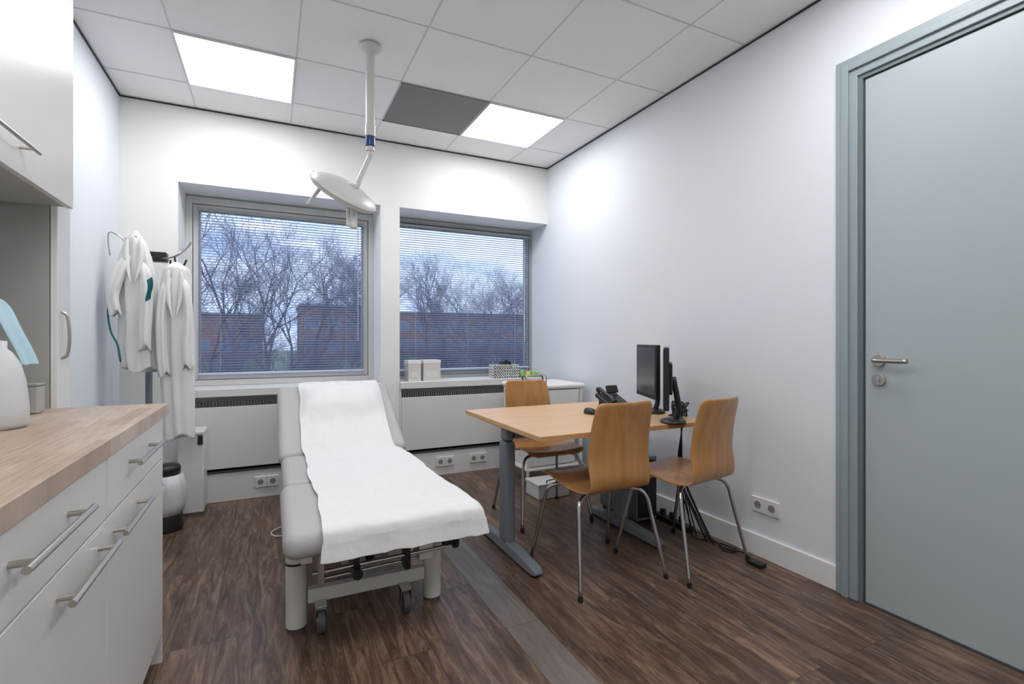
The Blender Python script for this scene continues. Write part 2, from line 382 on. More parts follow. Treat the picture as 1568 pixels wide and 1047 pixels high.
tube('lever',[(XR-.01,hy,hz),(XR-.045,hy,hz),(XR-.058,hy-.014,hz),(XR-.06,hy-.05,hz),(XR-.06,hy-.13,hz)],.0095,M['steel'],g,seg=14)
cyl('key_rose',(XR-.014,hy,hz-.083),(XR-.002,hy,hz-.083),.026,M['steel'],g,bevel=.002)
cyl('lock_cylinder',(XR-.018,hy,hz-.078),(XR-.012,hy,hz-.078),.0085,M['chrome'],g,seg=16)
box('lock_body',(XR-.0175,hy-.004,hz-.10),(XR-.012,hy+.004,hz-.08),M['chrome'],g)

# ---------------------------------------------------------------- base cabinets
g=group('base_cabinet',(-.6,1,.45))
FX=-.351
box('carcass',(XL+.002,-.6,.10),(FX-.02,2.15,.879),M['cab'],g)
box('plinth',(XL+.002,-.6,0),(FX-.06,2.12,.10),M['cab'],g)
box('end_panel',(XL+.002,2.135,0),(FX,2.153,.879),M['cab'],g,bevel=.001)
boxes('joint_shadow_backing',[((FX-.0195,-.6,.105),(FX-.0185,2.134,.872))],M['sockd'],g)
ys=[-.6,.0,.74,1.48,2.135]
def bar(n,y0,y1,z,x=FX,mat='steel',par=None,off=.032,r=.0065):
    cyl(n,(x+off,y0,z),(x+off,y1,z),r,M[mat],par,seg=14)
    for i,yy in enumerate((y0+.035,y1-.035)): cyl(n+'_post%d'%i,(x,yy,z),(x+off,yy,z),r*.85,M[mat],par,seg=12)
for i in range(4):
    a,b=ys[i]+.002,ys[i+1]-.002
    box('drawer_front_%d'%i,(FX-.018,a,.728),(FX,b,.872),M['cab'],g,bevel=.0015)
    box('door_front_%d'%i,(FX-.018,a,.104),(FX,b,.723),M['cab'],g,bevel=.0015)
    c=(a+b)/2
    bar('drawer_handle_%d'%i,c-.155,c+.155,.815,par=g)
bar('door_handle_3',1.50,1.81,.678,par=g); bar('door_handle_2',1.14,1.45,.678,par=g); bar('door_handle_1',.35,.66,.678,par=g)
box('label_strip',(FX,1.35,.70),(FX+.0008,1.44,.715),M['socket'],g)
box('countertop',(XL+.002,-.6,.88),(-.335,2.17,.92),M['counter'],g,bevel=.002)

g=group('wall_cabinet',(-.75,1,1.95))
WX=-.604
box('carcass',(XL+.002,-.4,1.60),(WX-.019,2.165,2.55),M['cab'],g)
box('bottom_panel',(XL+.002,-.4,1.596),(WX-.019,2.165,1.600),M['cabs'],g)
for i,(a,b) in enumerate(((-.4,.44),(.442,1.30),(1.302,2.165))):
    box('door_%d'%i,(WX-.018,a,1.592),(WX,b,2.55),M['cab'],g,bevel=.0015)
bar('handle_a',1.40,1.80,1.662,x=WX,par=g,off=.03,r=.005); bar('handle_b',.52,.86,1.662,x=WX,par=g,off=.03,r=.005)
g=group('tall_cupboard',(-.78,2.27,1.1))
box('side_body',(XL+.002,2.182,0),(-.672,2.30,2.3),M['cabs'],g,bevel=.002)  # shade on this side is put into the grey colour
box('door_leaf',(-.670,2.182,.06),(-.650,2.30,2.3),M['white'],g,bevel=.003)
tube('bow_handle',[(-.650,2.215,1.245),(-.634,2.215,1.23),(-.628,2.215,1.16),(-.634,2.215,1.10),(-.650,2.215,1.085)],.005,M['steel'],g)

# ---------------------------------------------------------------- counter things
g=group('plastic_jug',(-.65,1.735,.92))
c=(-.645,1.735,.921)
lathe('bottle',[(.0,0),(.062,0),(.069,.012),(.068,.06),(.062,.12),(.052,.165),(.036,.195),(.026,.205),(.026,.225),(0,.227)],c,M['bag'],g)
g=group('tissue_dispenser_box',(-.78,1.93,1.0))
box('box_body',(-.885,1.86,.921),(-.725,1.97,1.20),M['white'],g,bevel=.006)
def tis(u,v):
    x=-.735+.10*v**.8+.010*math.sin(u*9); y=1.86+.10*u+.01*math.sin(v*8); z=1.275-.20*v**1.5
    return (x,y,z)
surf('tissue_sheet',tis,10,12,M['lblue'],g,thick=.002,sub=1)
def tis2(u,v):
    x=-.735-.05*v; y=1.86+.10*u; z=1.275-.08*v
    return (x,y,z)
surf('tissue_sheet_back',tis2,6,6,M['lblue'],g,thick=.002,sub=1)
g=group('small_grey_dispenser',(-.68,2.04,.96))
box('body',(-.690,2.02,.921),(-.650,2.08,1.005),M['cabs'],g,bevel=.005)
box('lid',(-.691,2.019,1.005),(-.649,2.081,1.013),M['frame2'],g,bevel=.003)

# ---------------------------------------------------------------- exam bed
g=group('examination_bed',(.41,2.8,0))
BX0,BX1=.035,.775
box('foot_cushion',(BX0,1.86,.380),(BX1,2.55,.475),M['uph'],g,bevel=.042,seg=5)
box('middle_cushion',(BX0+.015,2.56,.39),(BX1-.015,3.17,.475),M['uph'],g,bevel=.038,seg=5)
ang=math.radians(29); RX=Matrix.Rotation(ang,3,'X')
piv=(0,3.17,.40)
box('head_cushion',(BX0,3.185,.39),(BX1+.01,3.93,.475),M['uph'],g,bevel=.04,seg=5,rot=RX,piv=piv)
box('head_board',(BX0+.05,3.19,.365),(BX1-.05,3.90,.389),M['bedw'],g,rot=RX,piv=piv)
boxes('upper_frame',[((BX0+.06,1.95,.335),(BX0+.10,3.2,.379)),((BX1-.10,1.95,.335),(BX1-.06,3.2,.379)),((BX0+.10,2.0,.345),(BX1-.10,2.04,.378)),((BX0+.10,3.1,.345),(BX1-.10,3.14,.38)),((BX0+.10,2.55,.345),(BX1-.10,2.59,.38))],M['bedw'],g,bevel=.003)
cyl('head_support',(.41,3.05,.20),(.41,3.62,.56),.018,M['chrome'],g)
for i,(x,y) in enumerate(((.09,2.16),(.645,2.16),(.11,3.45),(.68,3.45))):
    cyl('leg_%d'%i,(x,y,.012),(x,y,.335 if y<3 else .30),.040,M['bedw'],g,bevel=.004)
    cyl('leg_foot_%d'%i,(x,y,0),(x,y,.02),.036,M['thr'],g)
    cyl('leg_cap_%d'%i,(x,y,.262 if y<3 else .28),(x,y,.270 if y<3 else .29),.0425,M['black'],g)
boxes('base_beams',[((.13,2.13,.10),(.605,2.17,.155)),((.15,3.43,.10),(.64,3.47,.155)),((.36,2.17,.105),(.44,3.43,.15))],M['bedw'],g,bevel=.004)
for s in(0,1):
    x=.30+.2*s
    tube('lift_arm_%d'%s,[(x,2.35,.14),(x,2.95,.35)],.016,M['bedw'],g,n=1)
    tube('lift_arm_b%d'%s,[(x+.03,3.0,.14),(x+.03,2.45,.35)],.016,M['bedw'],g,n=1)
tube('gas_spring',[(.40,2.3,.17),(.40,2.9,.33)],.02,M['black'],g,n=1)
cyl('foot_rail',(.14,2.02,.265),(.66,2.02,.275),.008,M['chrome'],g)
cyl('foot_rail_low',(.16,2.05,.225),(.62,2.05,.24),.006,M['chrome'],g)
for i,x in enumerate((.17,.30,.50)): box('rail_bracket_%d'%i,(x-.012,2.005,.215),(x+.012,2.065,.345),M['black'] if i!=0 else M['chrome'],g,bevel=.004)
cyl('knob_mid',(.30,1.975,.245),(.30,2.02,.245),.02,M['black'],g,bevel=.003)
cyl('knob_side',(.66,2.05,.285),(.73,2.05,.285),.02,M['black'],g,bevel=.004)
cyl('knob_side_disc',(.705,2.05,.285),(.725,2.05,.285),.036,M['black'],g,bevel=.004)
box('white_bracket',(.55,2.02,.235),(.61,2.12,.335),M['bedw'],g,bevel=.004)
for i,(x,y) in enumerate(((.175,2.09),(.51,2.09),(.19,3.51),(.57,3.51))):
    cyl('castor_wheel_%d'%i,(x-.014,y,.045),(x+.014,y,.045),.045,M['thr'],g,bevel=.004)
    cyl('castor_hub_%d'%i,(x-.0155,y,.045),(x+.0155,y,.045),.025,M['chrome'],g)
    boxes('castor_fork_%d'%i,[((x-.022,y-.018,.035),(x-.0175,y+.02,.105)),((x+.0175,y-.018,.035),(x+.022,y+.02,.105)),((x-.022,y-.018,.093),(x+.022,y+.05,.108))],M['chrome'],g,bevel=.002)
ca,sa=math.cos(ang),math.sin(ang)
def headpt(s,off):
    y0,z0=3.185,.475+off
    dy,dz=y0+s-piv[1],z0-piv[2]
    return (piv[1]+dy*ca-dz*sa, piv[2]+dy*sa+dz*ca)
prof=[]
p=headpt(.75,-.05); prof.append(p); prof.append(headpt(.755,.0))
for s in(.70,.6,.5,.4,.3,.2,.1,.04): prof.append(headpt(s,.006))
for y in(3.12,3.0,2.85,2.7,2.55,2.4,2.25,2.1,2.0,1.93,1.885): prof.append((y,.482))
prof+=[(1.854,.470),(1.842,.445),(1.838,.41),(1.832,.368)]
PP=catmull([(0,a,b) for a,b in prof],5)
def paper(u,v):
    q=v*(len(PP)-1); i=min(int(q),len(PP)-2); pt=PP[i].lerp(PP[i+1],q-i)
    y,z=pt.y,pt.z
    t=(3.9-y)/2.05
    xl=.165+.003*t+.006*math.sin(y*9)+.003*math.sin(y*23); xr=.70+.02*t+.010*math.sin(y*7+1)
    if t>.4: xr+= .042*min(1,(t-.4)/.5)
    x=xl+(xr-xl)*u
    w=.010*mn.noise(Vector((x*6+y*3,y*5,1.3)))+.006*mn.noise(Vector((x*18-y*6,y*13,4)))
    s=(y-3.19)/ca
    pil=0
    if s>0:
        e=math.exp(-(abs((s-.46)/.17))**3.2)
        side=max(0,1-abs((u-.5)*2.05)**5)
        pil=.07*e*side
    dip=.010*math.exp(-((y-2.555)/.03)**2)*-1
    off=abs(w)+.004+pil
    if y>3.17: y-=off*sa; z+=off*ca
    else: z+=off+dip*.4
    if x>.755 and z>.40: z-= 1.0*(x-.755)
    if z<.44 and t>.9: x+= (.47-z)*.25*(u-.4); y-=.012*math.sin(u*14)*(.47-z)*2.4
    return (x,y,z)
surf('paper_cover',paper,60,220,M['paper'],g,thick=.0015,sub=1,offset=1)
tube('power_cable',[(.06,3.35,.01),(-.0,3.28,.006),(.03,3.2,.006),(.12,3.22,.006),(.3,3.3,.02)],.004,M['socket'],g)

# ---------------------------------------------------------------- desk
g=group('office_desk',(1.56,2.4,0))
DX0,DX1,DYa,DYb,DZ=1.07,2.09,1.93,2.86,.72
box('top',(DX0,DYa,DZ-.026),(DX1,DYb,DZ),M['desk'],g,bevel=.004)
boxes('edge_band',[((DX0-.0015,DYa+.002,DZ-.024),(DX0,DYb-.002,DZ-.003)),((DX0+.002,DYa-.0015,DZ-.024),(DX1-.002,DYa,DZ-.003))],M['deske'],g)
for i,x in enumerate((1.16,1.93)):
    y=2.46
    box('column_%d'%i,(x-.033,y-.045,.05),(x+.033,y+.045,.60),M['greym'],g,bevel=.02)
    box('column_inner_%d'%i,(x-.026,y-.037,.60),(x+.026,y+.037,DZ-.05),M['greym'],g,bevel=.015)
    boxes('top_bracket_%d'%i,[((x-.03,2.08,DZ-.055),(x+.03,2.78,DZ-.027))],M['greym'],g,bevel=.006)
    v=[];f=[]
    st=[(2.10,.026,.012,.03),(2.13,.034,.008,.042),(2.38,.036,.008,.062),(2.54,.036,.008,.062),(2.76,.034,.008,.042),(2.79,.026,.012,.03)]
    for (yy,hw,z0,z1) in st:
        v+=[(x-hw,yy,z0),(x+hw,yy,z0),(x+hw*.8,yy,z1),(x-hw*.8,yy,z1)]
    for k in range(len(st)-1):
        for j in range(4): a=k*4+j;b2=k*4+(j+1)%4; f.append((a,b2,b2+4,a+4))
    f+=[(0,1,2,3),(20,21,22,23)]
    bev(mk('foot_%d'%i,v,f,M['greym'],g),.006,2)
    for j,yy in enumerate((2.14,2.75)): cyl('glide_%d%d'%(i,j),(x,yy,0),(x,yy,.012),.022,M['black'],g)
box('cross_beam',(1.19,2.43,DZ-.11),(1.90,2.49,DZ-.056),M['greym'],g,bevel=.005)
box('cable_tray',(1.25,2.58,DZ-.14),(1.85,2.68,DZ-.10),M['greym'],g,bevel=.005)

# ---------------------------------------------------------------- chairs
def lerp_tab(tab,t):
    for i in range(len(tab)-1):
        if t<=tab[i+1][0]:
            k=(t-tab[i][0])/(tab[i+1][0]-tab[i][0])
            return tab[i][1]+(tab[i+1][1]-tab[i][1])*k
    return tab[-1][1]
def chair(x,y,rz):
    g=group('plywood_chair',(x,y,0),rz,local=True)
    path=catmull([(0,.225,.435),(0,.205,.452),(0,.12,.458),(0,.02,.450),(0,-.08,.440),(0,-.15,.440),(0,-.195,.462),(0,-.212,.51),(0,-.212,.57),(0,-.215,.64),(0,-.226,.72),(0,-.245,.80),(0,-.262,.865)],5)
    hw=[(0,.155),(.02,.18),(.06,.198),(.25,.215),(.38,.205),(.46,.180),(.52,.172),(.60,.176),(.72,.177),(.85,.172),(.95,.165),(.985,.158),(1,.143)]
    def fn(u,v):
        q=v*(len(path)-1); i=min(int(q),len(path)-2); p=path[i].lerp(path[i+1],q-i)
        w=lerp_tab(hw,v); a=(u-.5)*2
        yy,zz=p.y,p.z
        c=a*a
        if v<.45: zz+= .014*c*(1-v/.45)**.3*(1 if v>.08 else v/.08)
        elif v>.5: yy+= .028*c*min(1,(v-.5)/.2)
        return (a*w,yy,zz)
    surf('shell',fn,12,44,M['ply'],g,thick=.011,sub=1)
    box('mount_plate',(-.10,-.10,.425),(.10,.10,.434),M['black'],g,bevel=.003)
    for i,(sx,sy) in enumerate(((-1,1),(1,1),(-1,-1),(1,-1))):
        tube('leg_%d'%i,[(sx*.03,sy*.085,.418),(sx*.12,sy*.105,.420),(sx*.175,sy*.13,.408),(sx*.20,sy*.15,.37),(sx*.212,sy*.17,.28),(sx*.245,sy*.232,.008)],.0095,M['chrome'],g,seg=12,n=8)
        cyl('leg_tip_%d'%i,(sx*.245,sy*.232,0),(sx*.2435,sy*.229,.022),.0115,M['black'],g,seg=12)
    for s in(-1,1): cyl('cross_tube_%d'%(s+1),(s*.03,-.1,.418),(s*.03,.1,.418),.009,M['chrome'],g,seg=12)
    return g
chair(1.465,2.065,math.radians(0))
chair(1.95,1.985,math.radians(9))
chair(1.60,2.87,math.radians(178))

# ---------------------------------------------------------------- monitors etc on the desk
def monitor(cx,cy,dirdeg,zc,W=.38,H=.31):
    g=group('computer_monitor',(cx,cy,DZ),0,local=True)
    a=math.radians(dirdeg); g.rotation_euler=(0,0,math.pi/2-a+math.pi)
    z0=zc-H/2-DZ; z1=zc+H/2-DZ
    box('housing',(-W/2,-.012,z0),(W/2,.016,z1),M['black'],g,bevel=.006)
    box('back_bulge',(-W*.28,.014,z0+.07),(W*.28,.032,z1-.08),M['black'],g,bevel=.008)
    box('screen',(-W/2+.015,-.0135,z0+.022),(W/2-.015,-.011,z1-.015),M['screen'],g)
    tube('neck',[(0,.045,.012),(0,.062,.08),(0,.035,(z0+z1)/2)],.015,M['black'],g)
    rings('base',[(0,.035,.001,.09,.065),(0,.035,.010,.09,.065),(0,.04,.018,.07,.05),(0,.045,.022,.03,.025)],M['black'],g,seg=40)
    return g
monitor(2.005,2.305,23,.965,W=.36)
monitor(1.855,1.99,43.2,.955,W=.36)
g=group('desk_telephone',(1.965,2.62,DZ))
px,py=1.975,2.60
R=Matrix.Rotation(math.radians(22),3,'X')
box('body',(px-.08,py-.09,DZ+.025),(px+.08,py+.09,DZ+.052),M['black'],g,bevel=.008,rot=R)
box('stand',(px-.06,py+.02,DZ),(px+.06,py+.07,DZ+.06),M['black'],g,bevel=.006)
tube('handset',[(px-.05,py-.085,DZ+.040),(px-.05,py-.06,DZ+.06),(px-.05,py,DZ+.08),(px-.05,py+.06,DZ+.105),(px-.05,py+.085,DZ+.10)],.015,M['black'],g,radii=[.02,.014,.013,.014,.02])
box('display',(px-.01,py+.04,DZ+.08),(px+.075,py+.06,DZ+.13),M['black'],g,bevel=.005,rot=Matrix.Rotation(math.radians(-25),3,'X'))
g=group('computer_mouse',(1.66,2.38,DZ))
mx_,my_=1.665,2.40
rings('shell',[(mx_,my_,DZ,.03,.052),(mx_,my_,DZ+.015,.031,.053),(mx_,my_+.005,DZ+.028,.022,.040),(mx_,my_+.01,DZ+.034,.006,.012)],M['black'],g,seg=28)
g=group('cable_bundle',(2.0,2.1,DZ))
random.seed(11)
for i in range(9):
    a=[(1.97+random.uniform(-.01,.02),2.08+random.uniform(-.02,.02),DZ+.012)]
    for k in range(4): a.append((2.01+random.uniform(-.02,.07),2.08+random.uniform(-.05,.05),DZ+random.uniform(.008,.085)))
    a+= [(2.10,2.12+random.uniform(-.03,.03),DZ+.015),(2.11,2.14,DZ-.10),(2.17+random.uniform(-.02,.02),2.2,.35),(2.22+random.uniform(-.03,.03),2.1+random.uniform(-.15,.1),.012)]
    tube('cable_%d'%i,a,.0038,M['black'],g,seg=6,n=6)
g=group('floor_power_strip',(2.2,1.95,0))
box('strip_body',(2.22,2.20,.0),(2.27,2.50,.035),M['black'],g,bevel=.005)
tube('strip_cord',[(2.25,2.22,.02),(2.27,2.05,.008),(2.24,1.96,.006),(2.28,1.88,.006),(2.27,1.82,.006),(2.225,1.76,.008)],.004,M['black'],g)
tube('strip_cord_b',[(2.24,2.22,.02),(2.20,2.12,.008),(2.27,2.02,.006),(2.21,1.93,.006),(2.28,1.90,.006),(2.26,2.0,.012)],.004,M['black'],g)
for i in range(3): box('plug_%d'%i,(2.23,2.26+.08*i,.035),(2.26,2.29+.08*i,.075),M['black'],g,bevel=.006)
box('strip_end',(2.20,1.70,.0),(2.25,1.78,.02),M['black'],g,bevel=.005)
g=group('desktop_computer',(2.08,2.62,0))
box('case',(2.02,2.42,.03),(2.18,2.80,.42),M['greym'],g,bevel=.006)
boxes('front_panel',[((2.03,2.41,.05),(2.17,2.42,.40))],M['black'],g,bevel=.003)
boxes('feet',[((2.03,2.44,0),(2.05,2.78,.03)),((2.15,2.44,0),(2.17,2.78,.03))],M['black'],g)

# ---------------------------------------------------------------- printer cart behind desk
g=group('printer_cart',(2.0,3.6,0))
box('top',(1.74,3.35,.76),(2.28,3.82,.80),M['white'],g,bevel=.018)
for i,(x,y) in enumerate(((1.77,3.38),(2.25,3.38),(1.77,3.79),(2.25,3.79))):
    cyl('post_%d'%i,(x,y,.0),(x,y,.765),.013,M['white'],g)
box('shelf',(1.755,3.36,.14),(2.265,3.81,.155),M['white'],g,bevel=.004)
box('drawer_box',(1.79,3.37,.57),(2.23,3.79,.755),M['white'],g,bevel=.006)
box('printer_body',(1.80,3.40,.156),(2.22,3.78,.36),M['socket'],g,bevel=.02)
box('printer_slot',(1.86,3.395,.23),(2.16,3.401,.26),M['dark'],g)
g=group('storage_box',(1.85,3.2,0))
box('body',(1.72,3.12,.0),(1.98,3.32,.09),M['white'],g,bevel=.006)
box('lid',(1.715,3.115,.09),(1.985,3.325,.11),M['socket'],g,bevel=.004)
tube('black_handle',[(1.79,3.13,.112),(1.80,3.13,.13),(1.89,3.13,.13),(1.90,3.13,.112)],.004,M['black'],g)
g=group('wire_magazine_rack',(1.85,3.5,.8))
tube('loop',[(1.80,3.45,.802),(1.79,3.45,.84),(1.80,3.45,.865),(1.95,3.45,.868),(1.97,3.45,.84),(1.97,3.45,.802)],.006,M['chrome'],g)
tube('loop_back',[(1.80,3.51,.802),(1.79,3.51,.84),(1.80,3.51,.855),(1.95,3.51,.858),(1.97,3.51,.84),(1.97,3.51,.802)],.006,M['black'],g)

# ---------------------------------------------------------------- window sill items
z=SILL
def carton(x0,x1,y0,y1,h):
    g=group('cardboard_box',((x0+x1)/2,(y0+y1)/2,z))
    box('body',(x0,y0,z),(x1,y1,z+h-.012),M['cork'],g,bevel=.002)
    box('lid',(x0-.002,y0-.002,z+h-.03),(x1+.002,y1+.002,z+h),M['white'],g,bevel=.002)
    box('label',(x0+.02,y0-.0028,z+.03),(x1-.03,y0-.0005,z+.08),M['socket'],g)
carton(1.03,1.14,4.12,4.25,.175); carton(1.16,1.31,4.12,4.26,.175)
box_=group('storage_basket',(1.93,4.16,z))
bx0,bx1,by0,by1=1.81,2.06,4.10,4.24
L=[]
for k in range(5):
    zz=z+.003+k*.026
    L+=[((bx0,by0,zz),(bx1,by0+.004,zz+.014)),((bx0,by1-.004,zz),(bx1,by1,zz+.014)),((bx0,by0,zz),(bx0+.004,by1,zz+.014)),((bx1-.004,by0,zz),(bx1,by1,zz+.014))]
for k in range(11):
    xx=bx0+(bx1-bx0-.012)*k/10
    L+=[((xx,by0,z+.002),(xx+.012,by0+.004,z+.115)),((xx,by1-.004,z+.002),(xx+.012,by1,z+.115))]
L.append(((bx0,by0,z+.001),(bx1,by1,z+.005)))
boxes('lattice',L,M['socket'],box_)
for i in range(5):
    tube('coiled_tube_%d'%i,[(bx0+.03+.02*i,4.13+.015*i,z+.02),(bx0+.06+.02*i,4.14,z+.12),(bx0+.10+.02*i,4.16,z+.14+.008*(i%3)),(bx1-.05,4.18,z+.11),(bx1-.03,4.17,z+.03)],.006,M['black'],box_)
for i,(x,h,m) in enumerate(((2.10,.06,'tgreen'),(2.165,.045,'yel'),(2.225,.055,'tgreen'),(2.28,.04,'tgreen'))):
    g=group('snack_packet',(x,4.14,z))
    rings('pouch',[(x,4.14,z,.024,.03),(x,4.14,z+h*.4,.027,.034),(x,4.14,z+h*.85,.022,.02),(x,4.14,z+h,.024,.004)],M[m],g,seg=24,fold=.03)
    box('seal',(x-.024,4.138,z+h),(x+.024,4.142,z+h+.008),M['socket'],g)

# ---------------------------------------------------------------- exam lamp
g=group('examination_lamp',(.487,2.79,2.76))
lx,ly=.487,2.79
lathe('ceiling_flange',[(0,0),(.055,0),(.06,-.012),(.045,-.03),(.035,-.035),(0,-.036)],(lx,ly,HC-.004),M['lampw'],g)
cyl('drop_tube',(lx,ly,HC-.03),(lx,ly,2.30),.024,M['lampw'],g)
cyl('tube_collar',(lx,ly,2.32),(lx,ly,2.26),.028,M['lampw'],g,bevel=.003)
cyl('blue_joint',(lx,ly,2.255),(lx,ly,2.205),.026,M['blue'],g,bevel=.004)
cyl('joint_hub',(lx,ly,2.205),(lx,ly,2.18),.022,M['lampw'],g,bevel=.004)
r_=Vector((.90,-.435,0)); f_=Vector((.435,.90,0)); up=Vector((0,0,1))
hc=Vector((.355,2.81,1.945))
arm_end=hc+r_*.075+up*.045
tube('spring_arm',[(lx,ly,2.19),(lx,ly,2.165),tuple(Vector((lx,ly,2.14))+r_*-.008),tuple(arm_end+up*.02+r_*.004),tuple(arm_end)],.0145,M['lampw'],g,n=6)
ax=(r_*.82-up*.57).normalized()
nrm=((r_*.57+up*.82)*.96 - f_*.28).normalized()
bx=ax.cross(nrm).normalized()
def disc(name,prof,mat,c=hc,sx=1,sy=1):
    v=[];f=[];seg=48
    for rr,h in prof:
        for i in range(seg):
            t=2*math.pi*i/seg; v.append(c+ax*math.cos(t)*max(rr,.0005)*sx+bx*math.sin(t)*max(rr,.0005)*sy+nrm*h)
    for n in range(len(prof)-1):
        for i in range(seg):
            a=n*seg+i;b=n*seg+(i+1)%seg; f.append((a,b,b+seg,a+seg))
    f+=[tuple(range(seg)),tuple(range((len(prof)-1)*seg,len(prof)*seg))]
    return mk(name,v,f,mat,g,smooth=True)
disc('lamp_head',[(0,-.026),(.15,-.026),(.172,-.022),(.184,-.008),(.184,.002),(.176,.014),(.15,.028),(.11,.042),(.06,.052),(0,.055)],M['lampw'])
disc('lens',[(0,-.0285),(.145,-.0285),(.147,-.025),(0,-.0245)],M['bag'])
disc('rim_band',[(.1845,-.005),(.1865,-.004),(.1865,.000),(.1845,.001)],M['cabs'])
cyl('rim_clip',tuple(hc-ax*.20-nrm*.01),tuple(hc-ax*.155+nrm*.01),.014,M['lampw'],g,bevel=.003)
tube('side_handle',[tuple(hc-ax*.12-nrm*.02),tuple(hc-ax*.135-nrm*.06-up*.01),tuple(hc-r_*.20-up*.07)],.0095,M['lampw'],g)
tube('hub_arm',[tuple(arm_end),tuple(hc+nrm*.06+ax*.04),tuple(hc+nrm*.045)],.014,M['lampw'],g)
cyl('grip_a',tuple(hc+r_*.03-up*.04-f_*.02),tuple(hc+r_*.03-up*.19-f_*.02),.014,M['lampw'],g,bevel=.004)
cyl('grip_b',tuple(hc+r_*.055-up*.08-f_*.02),tuple(hc+r_*.055-up*.20-f_*.02),.019,M['lampw'],g,bevel=.005)
cyl('grip_link',tuple(hc+r_*.02-up*.15-f_*.02),tuple(hc+r_*.07-up*.15-f_*.02),.010,M['lampw'],g)

# ---------------------------------------------------------------- coat stand and coats
sx,sy=-.70,3.85
g=group('coat_stand',(sx,sy,0))
cyl('pole',(sx,sy,.03),(sx,sy,1.68),.019,M['greym'],g)
lathe('base',[(0,0),(.115,0),(.115,.012),(.09,.022),(.04,.035),(.03,.06),(0,.061)],(sx,sy,0),M['black'],g)
box('hub',(sx-.03,sy-.05,1.645),(sx+.10,sy+.03,1.705),M['black'],g,bevel=.008)
hooks=[((-.11,-.13),.10),((.20,-.14),.09),((.12,.13),.08),((-.05,-.20),.10)]
for i,((dx,dy),hh) in enumerate(hooks):
    bx_,by_=sx+.03,sy-.01
    tube('hook_%d'%i,[(bx_,by_,1.67),(bx_+dx*.4,by_+dy*.4,1.665),(bx_+dx*.75,by_+dy*.75,1.69),(bx_+dx,by_+dy,1.735),(bx_+dx*1.08,by_+dy*1.08,1.765)],.0055,M['steel'],g)
    tube('peg_%d'%i,[(bx_+dx*.6,by_+dy*.6,1.675),(bx_+dx*.65,by_+dy*.65,1.63),(bx_+dx*.85,by_+dy*.85,1.615),(bx_+dx*.95,by_+dy*.95,1.65)],.0055,M['black'],g)
tube('wire_loop',[(sx-.02,sy-.1,1.64),(sx-.06,sy-.12,1.69),(sx-.11,sy-.14,1.76),(sx-.165,sy-.14,1.79),(sx-.175,sy-.14,1.74),(sx-.165,sy-.14,1.65)],.004,M['steel'],g)

def drape(name,g,axis_pts,halfw,depth,mat,ph,seg=96,nz=70,k=5,amp=.22):
    A=catmull(axis_pts,max(2,nz//(len(axis_pts)-1))); n=len(A); v=[];f=[]
    for i,p in enumerate(A):
        q=i/(n-1); hw=lerp_tab(halfw,q); dp=lerp_tab(depth,q)
        for j in range(seg):
            t=2*math.pi*j/seg
            rip=math.sin(k*t+ph+1.6*mn.noise(Vector((q*2.2,ph,math.cos(t)*.7))))
            rip=.6*rip+.4*math.sin((k-2)*t-ph*1.7+q*1.5)
            nz_=mn.noise(Vector((math.cos(t)*1.1+ph,math.sin(t)*1.1,q*2.6)))
            m=1+amp*rip*min(1,.3+q*1.3)+.20*nz_*min(1,q*4)
            v.append((p.x+hw*m*math.cos(t),p.y+dp*m*math.sin(t),p.z-.018*math.sin(3*t+ph)*q*q))
    for i in range(n-1):
        for j in range(seg):
            a=i*seg+j;b=i*seg+(j+1)%seg; f.append((a,b,b+seg,a+seg))
    f.append(tuple(range(seg))); f.append(tuple(range((n-1)*seg,n*seg)))
    return mk(name,v,f,mat,g,smooth=True)

def lapel(name,g,cx,yf,z0,z1,s):
    def fn(u,v):
        w=.030*math.sin(math.pi*min(1,v*.9+.12))
        return (cx+s*(.010+.016*(1-v)+w*u),yf-.006-.012*u*(1-u)*4-.03*v**.7,z0+(z1-z0)*v)
    surf(name,fn,6,14,M['coatm'],g,thick=.005,sub=1)

cx,cy=-.735,3.66
g=group('lab_coat',(cx,cy,1.4))
drape('body',g,[(cx+.005,cy,1.80),(cx+.004,cy,1.72),(cx+.008,cy,1.60),(cx+.015,cy,1.45),(cx+.02,cy,1.25),(cx+.02,cy,1.08),(cx+.03,cy,.97)],
  [(0,.010),(.06,.026),(.15,.052),(.28,.074),(.45,.085),(.8,.082),(1,.070)],[(0,.01),(.1,.04),(.3,.055),(1,.06)],M['coatm'],.4,k=8,amp=.21)
drape('sleeve_left',g,[(cx-.01,cy-.02,1.66),(cx-.045,cy-.045,1.60),(cx-.078,cy-.06,1.48),(cx-.092,cy-.06,1.40),(cx-.080,cy-.06,1.30)],
  [(0,.015),(.3,.034),(1,.030)],[(0,.015),(.3,.03),(1,.032)],M['coatm'],1.7,k=5,nz=40,amp=.18)
drape('sleeve_right',g,[(cx+.02,cy-.02,1.64),(cx+.055,cy-.045,1.55),(cx+.066,cy-.055,1.38),(cx+.060,cy-.06,1.22),(cx+.064,cy-.055,1.10)],
  [(0,.015),(.25,.030),(1,.032)],[(0,.015),(.3,.024),(1,.026)],M['coatm'],3.1,k=5,nz=40,amp=.18)
lapel('lapel_left',g,cx+.004,cy-.03,1.74,1.48,-1); lapel('lapel_right',g,cx+.004,cy-.03,1.74,1.48,1)
tube('piping',[(cx-.088,cy-.07,1.37),(cx-.112,cy-.07,1.32),(cx-.098,cy-.075,1.20),(cx-.065,cy-.08,1.12),(cx-.05,cy-.08,1.02)],.005,M['green'],g)
surf('pocket_lining',lambda u,v:(cx+.078+.026*u+.006*math.sin(v*5),cy-.112+.01*math.sin(u*3),1.50-.13*v+.02*u),6,10,M['green'],g,thick=.006,sub=1)
cx,cy=-.528,3.66
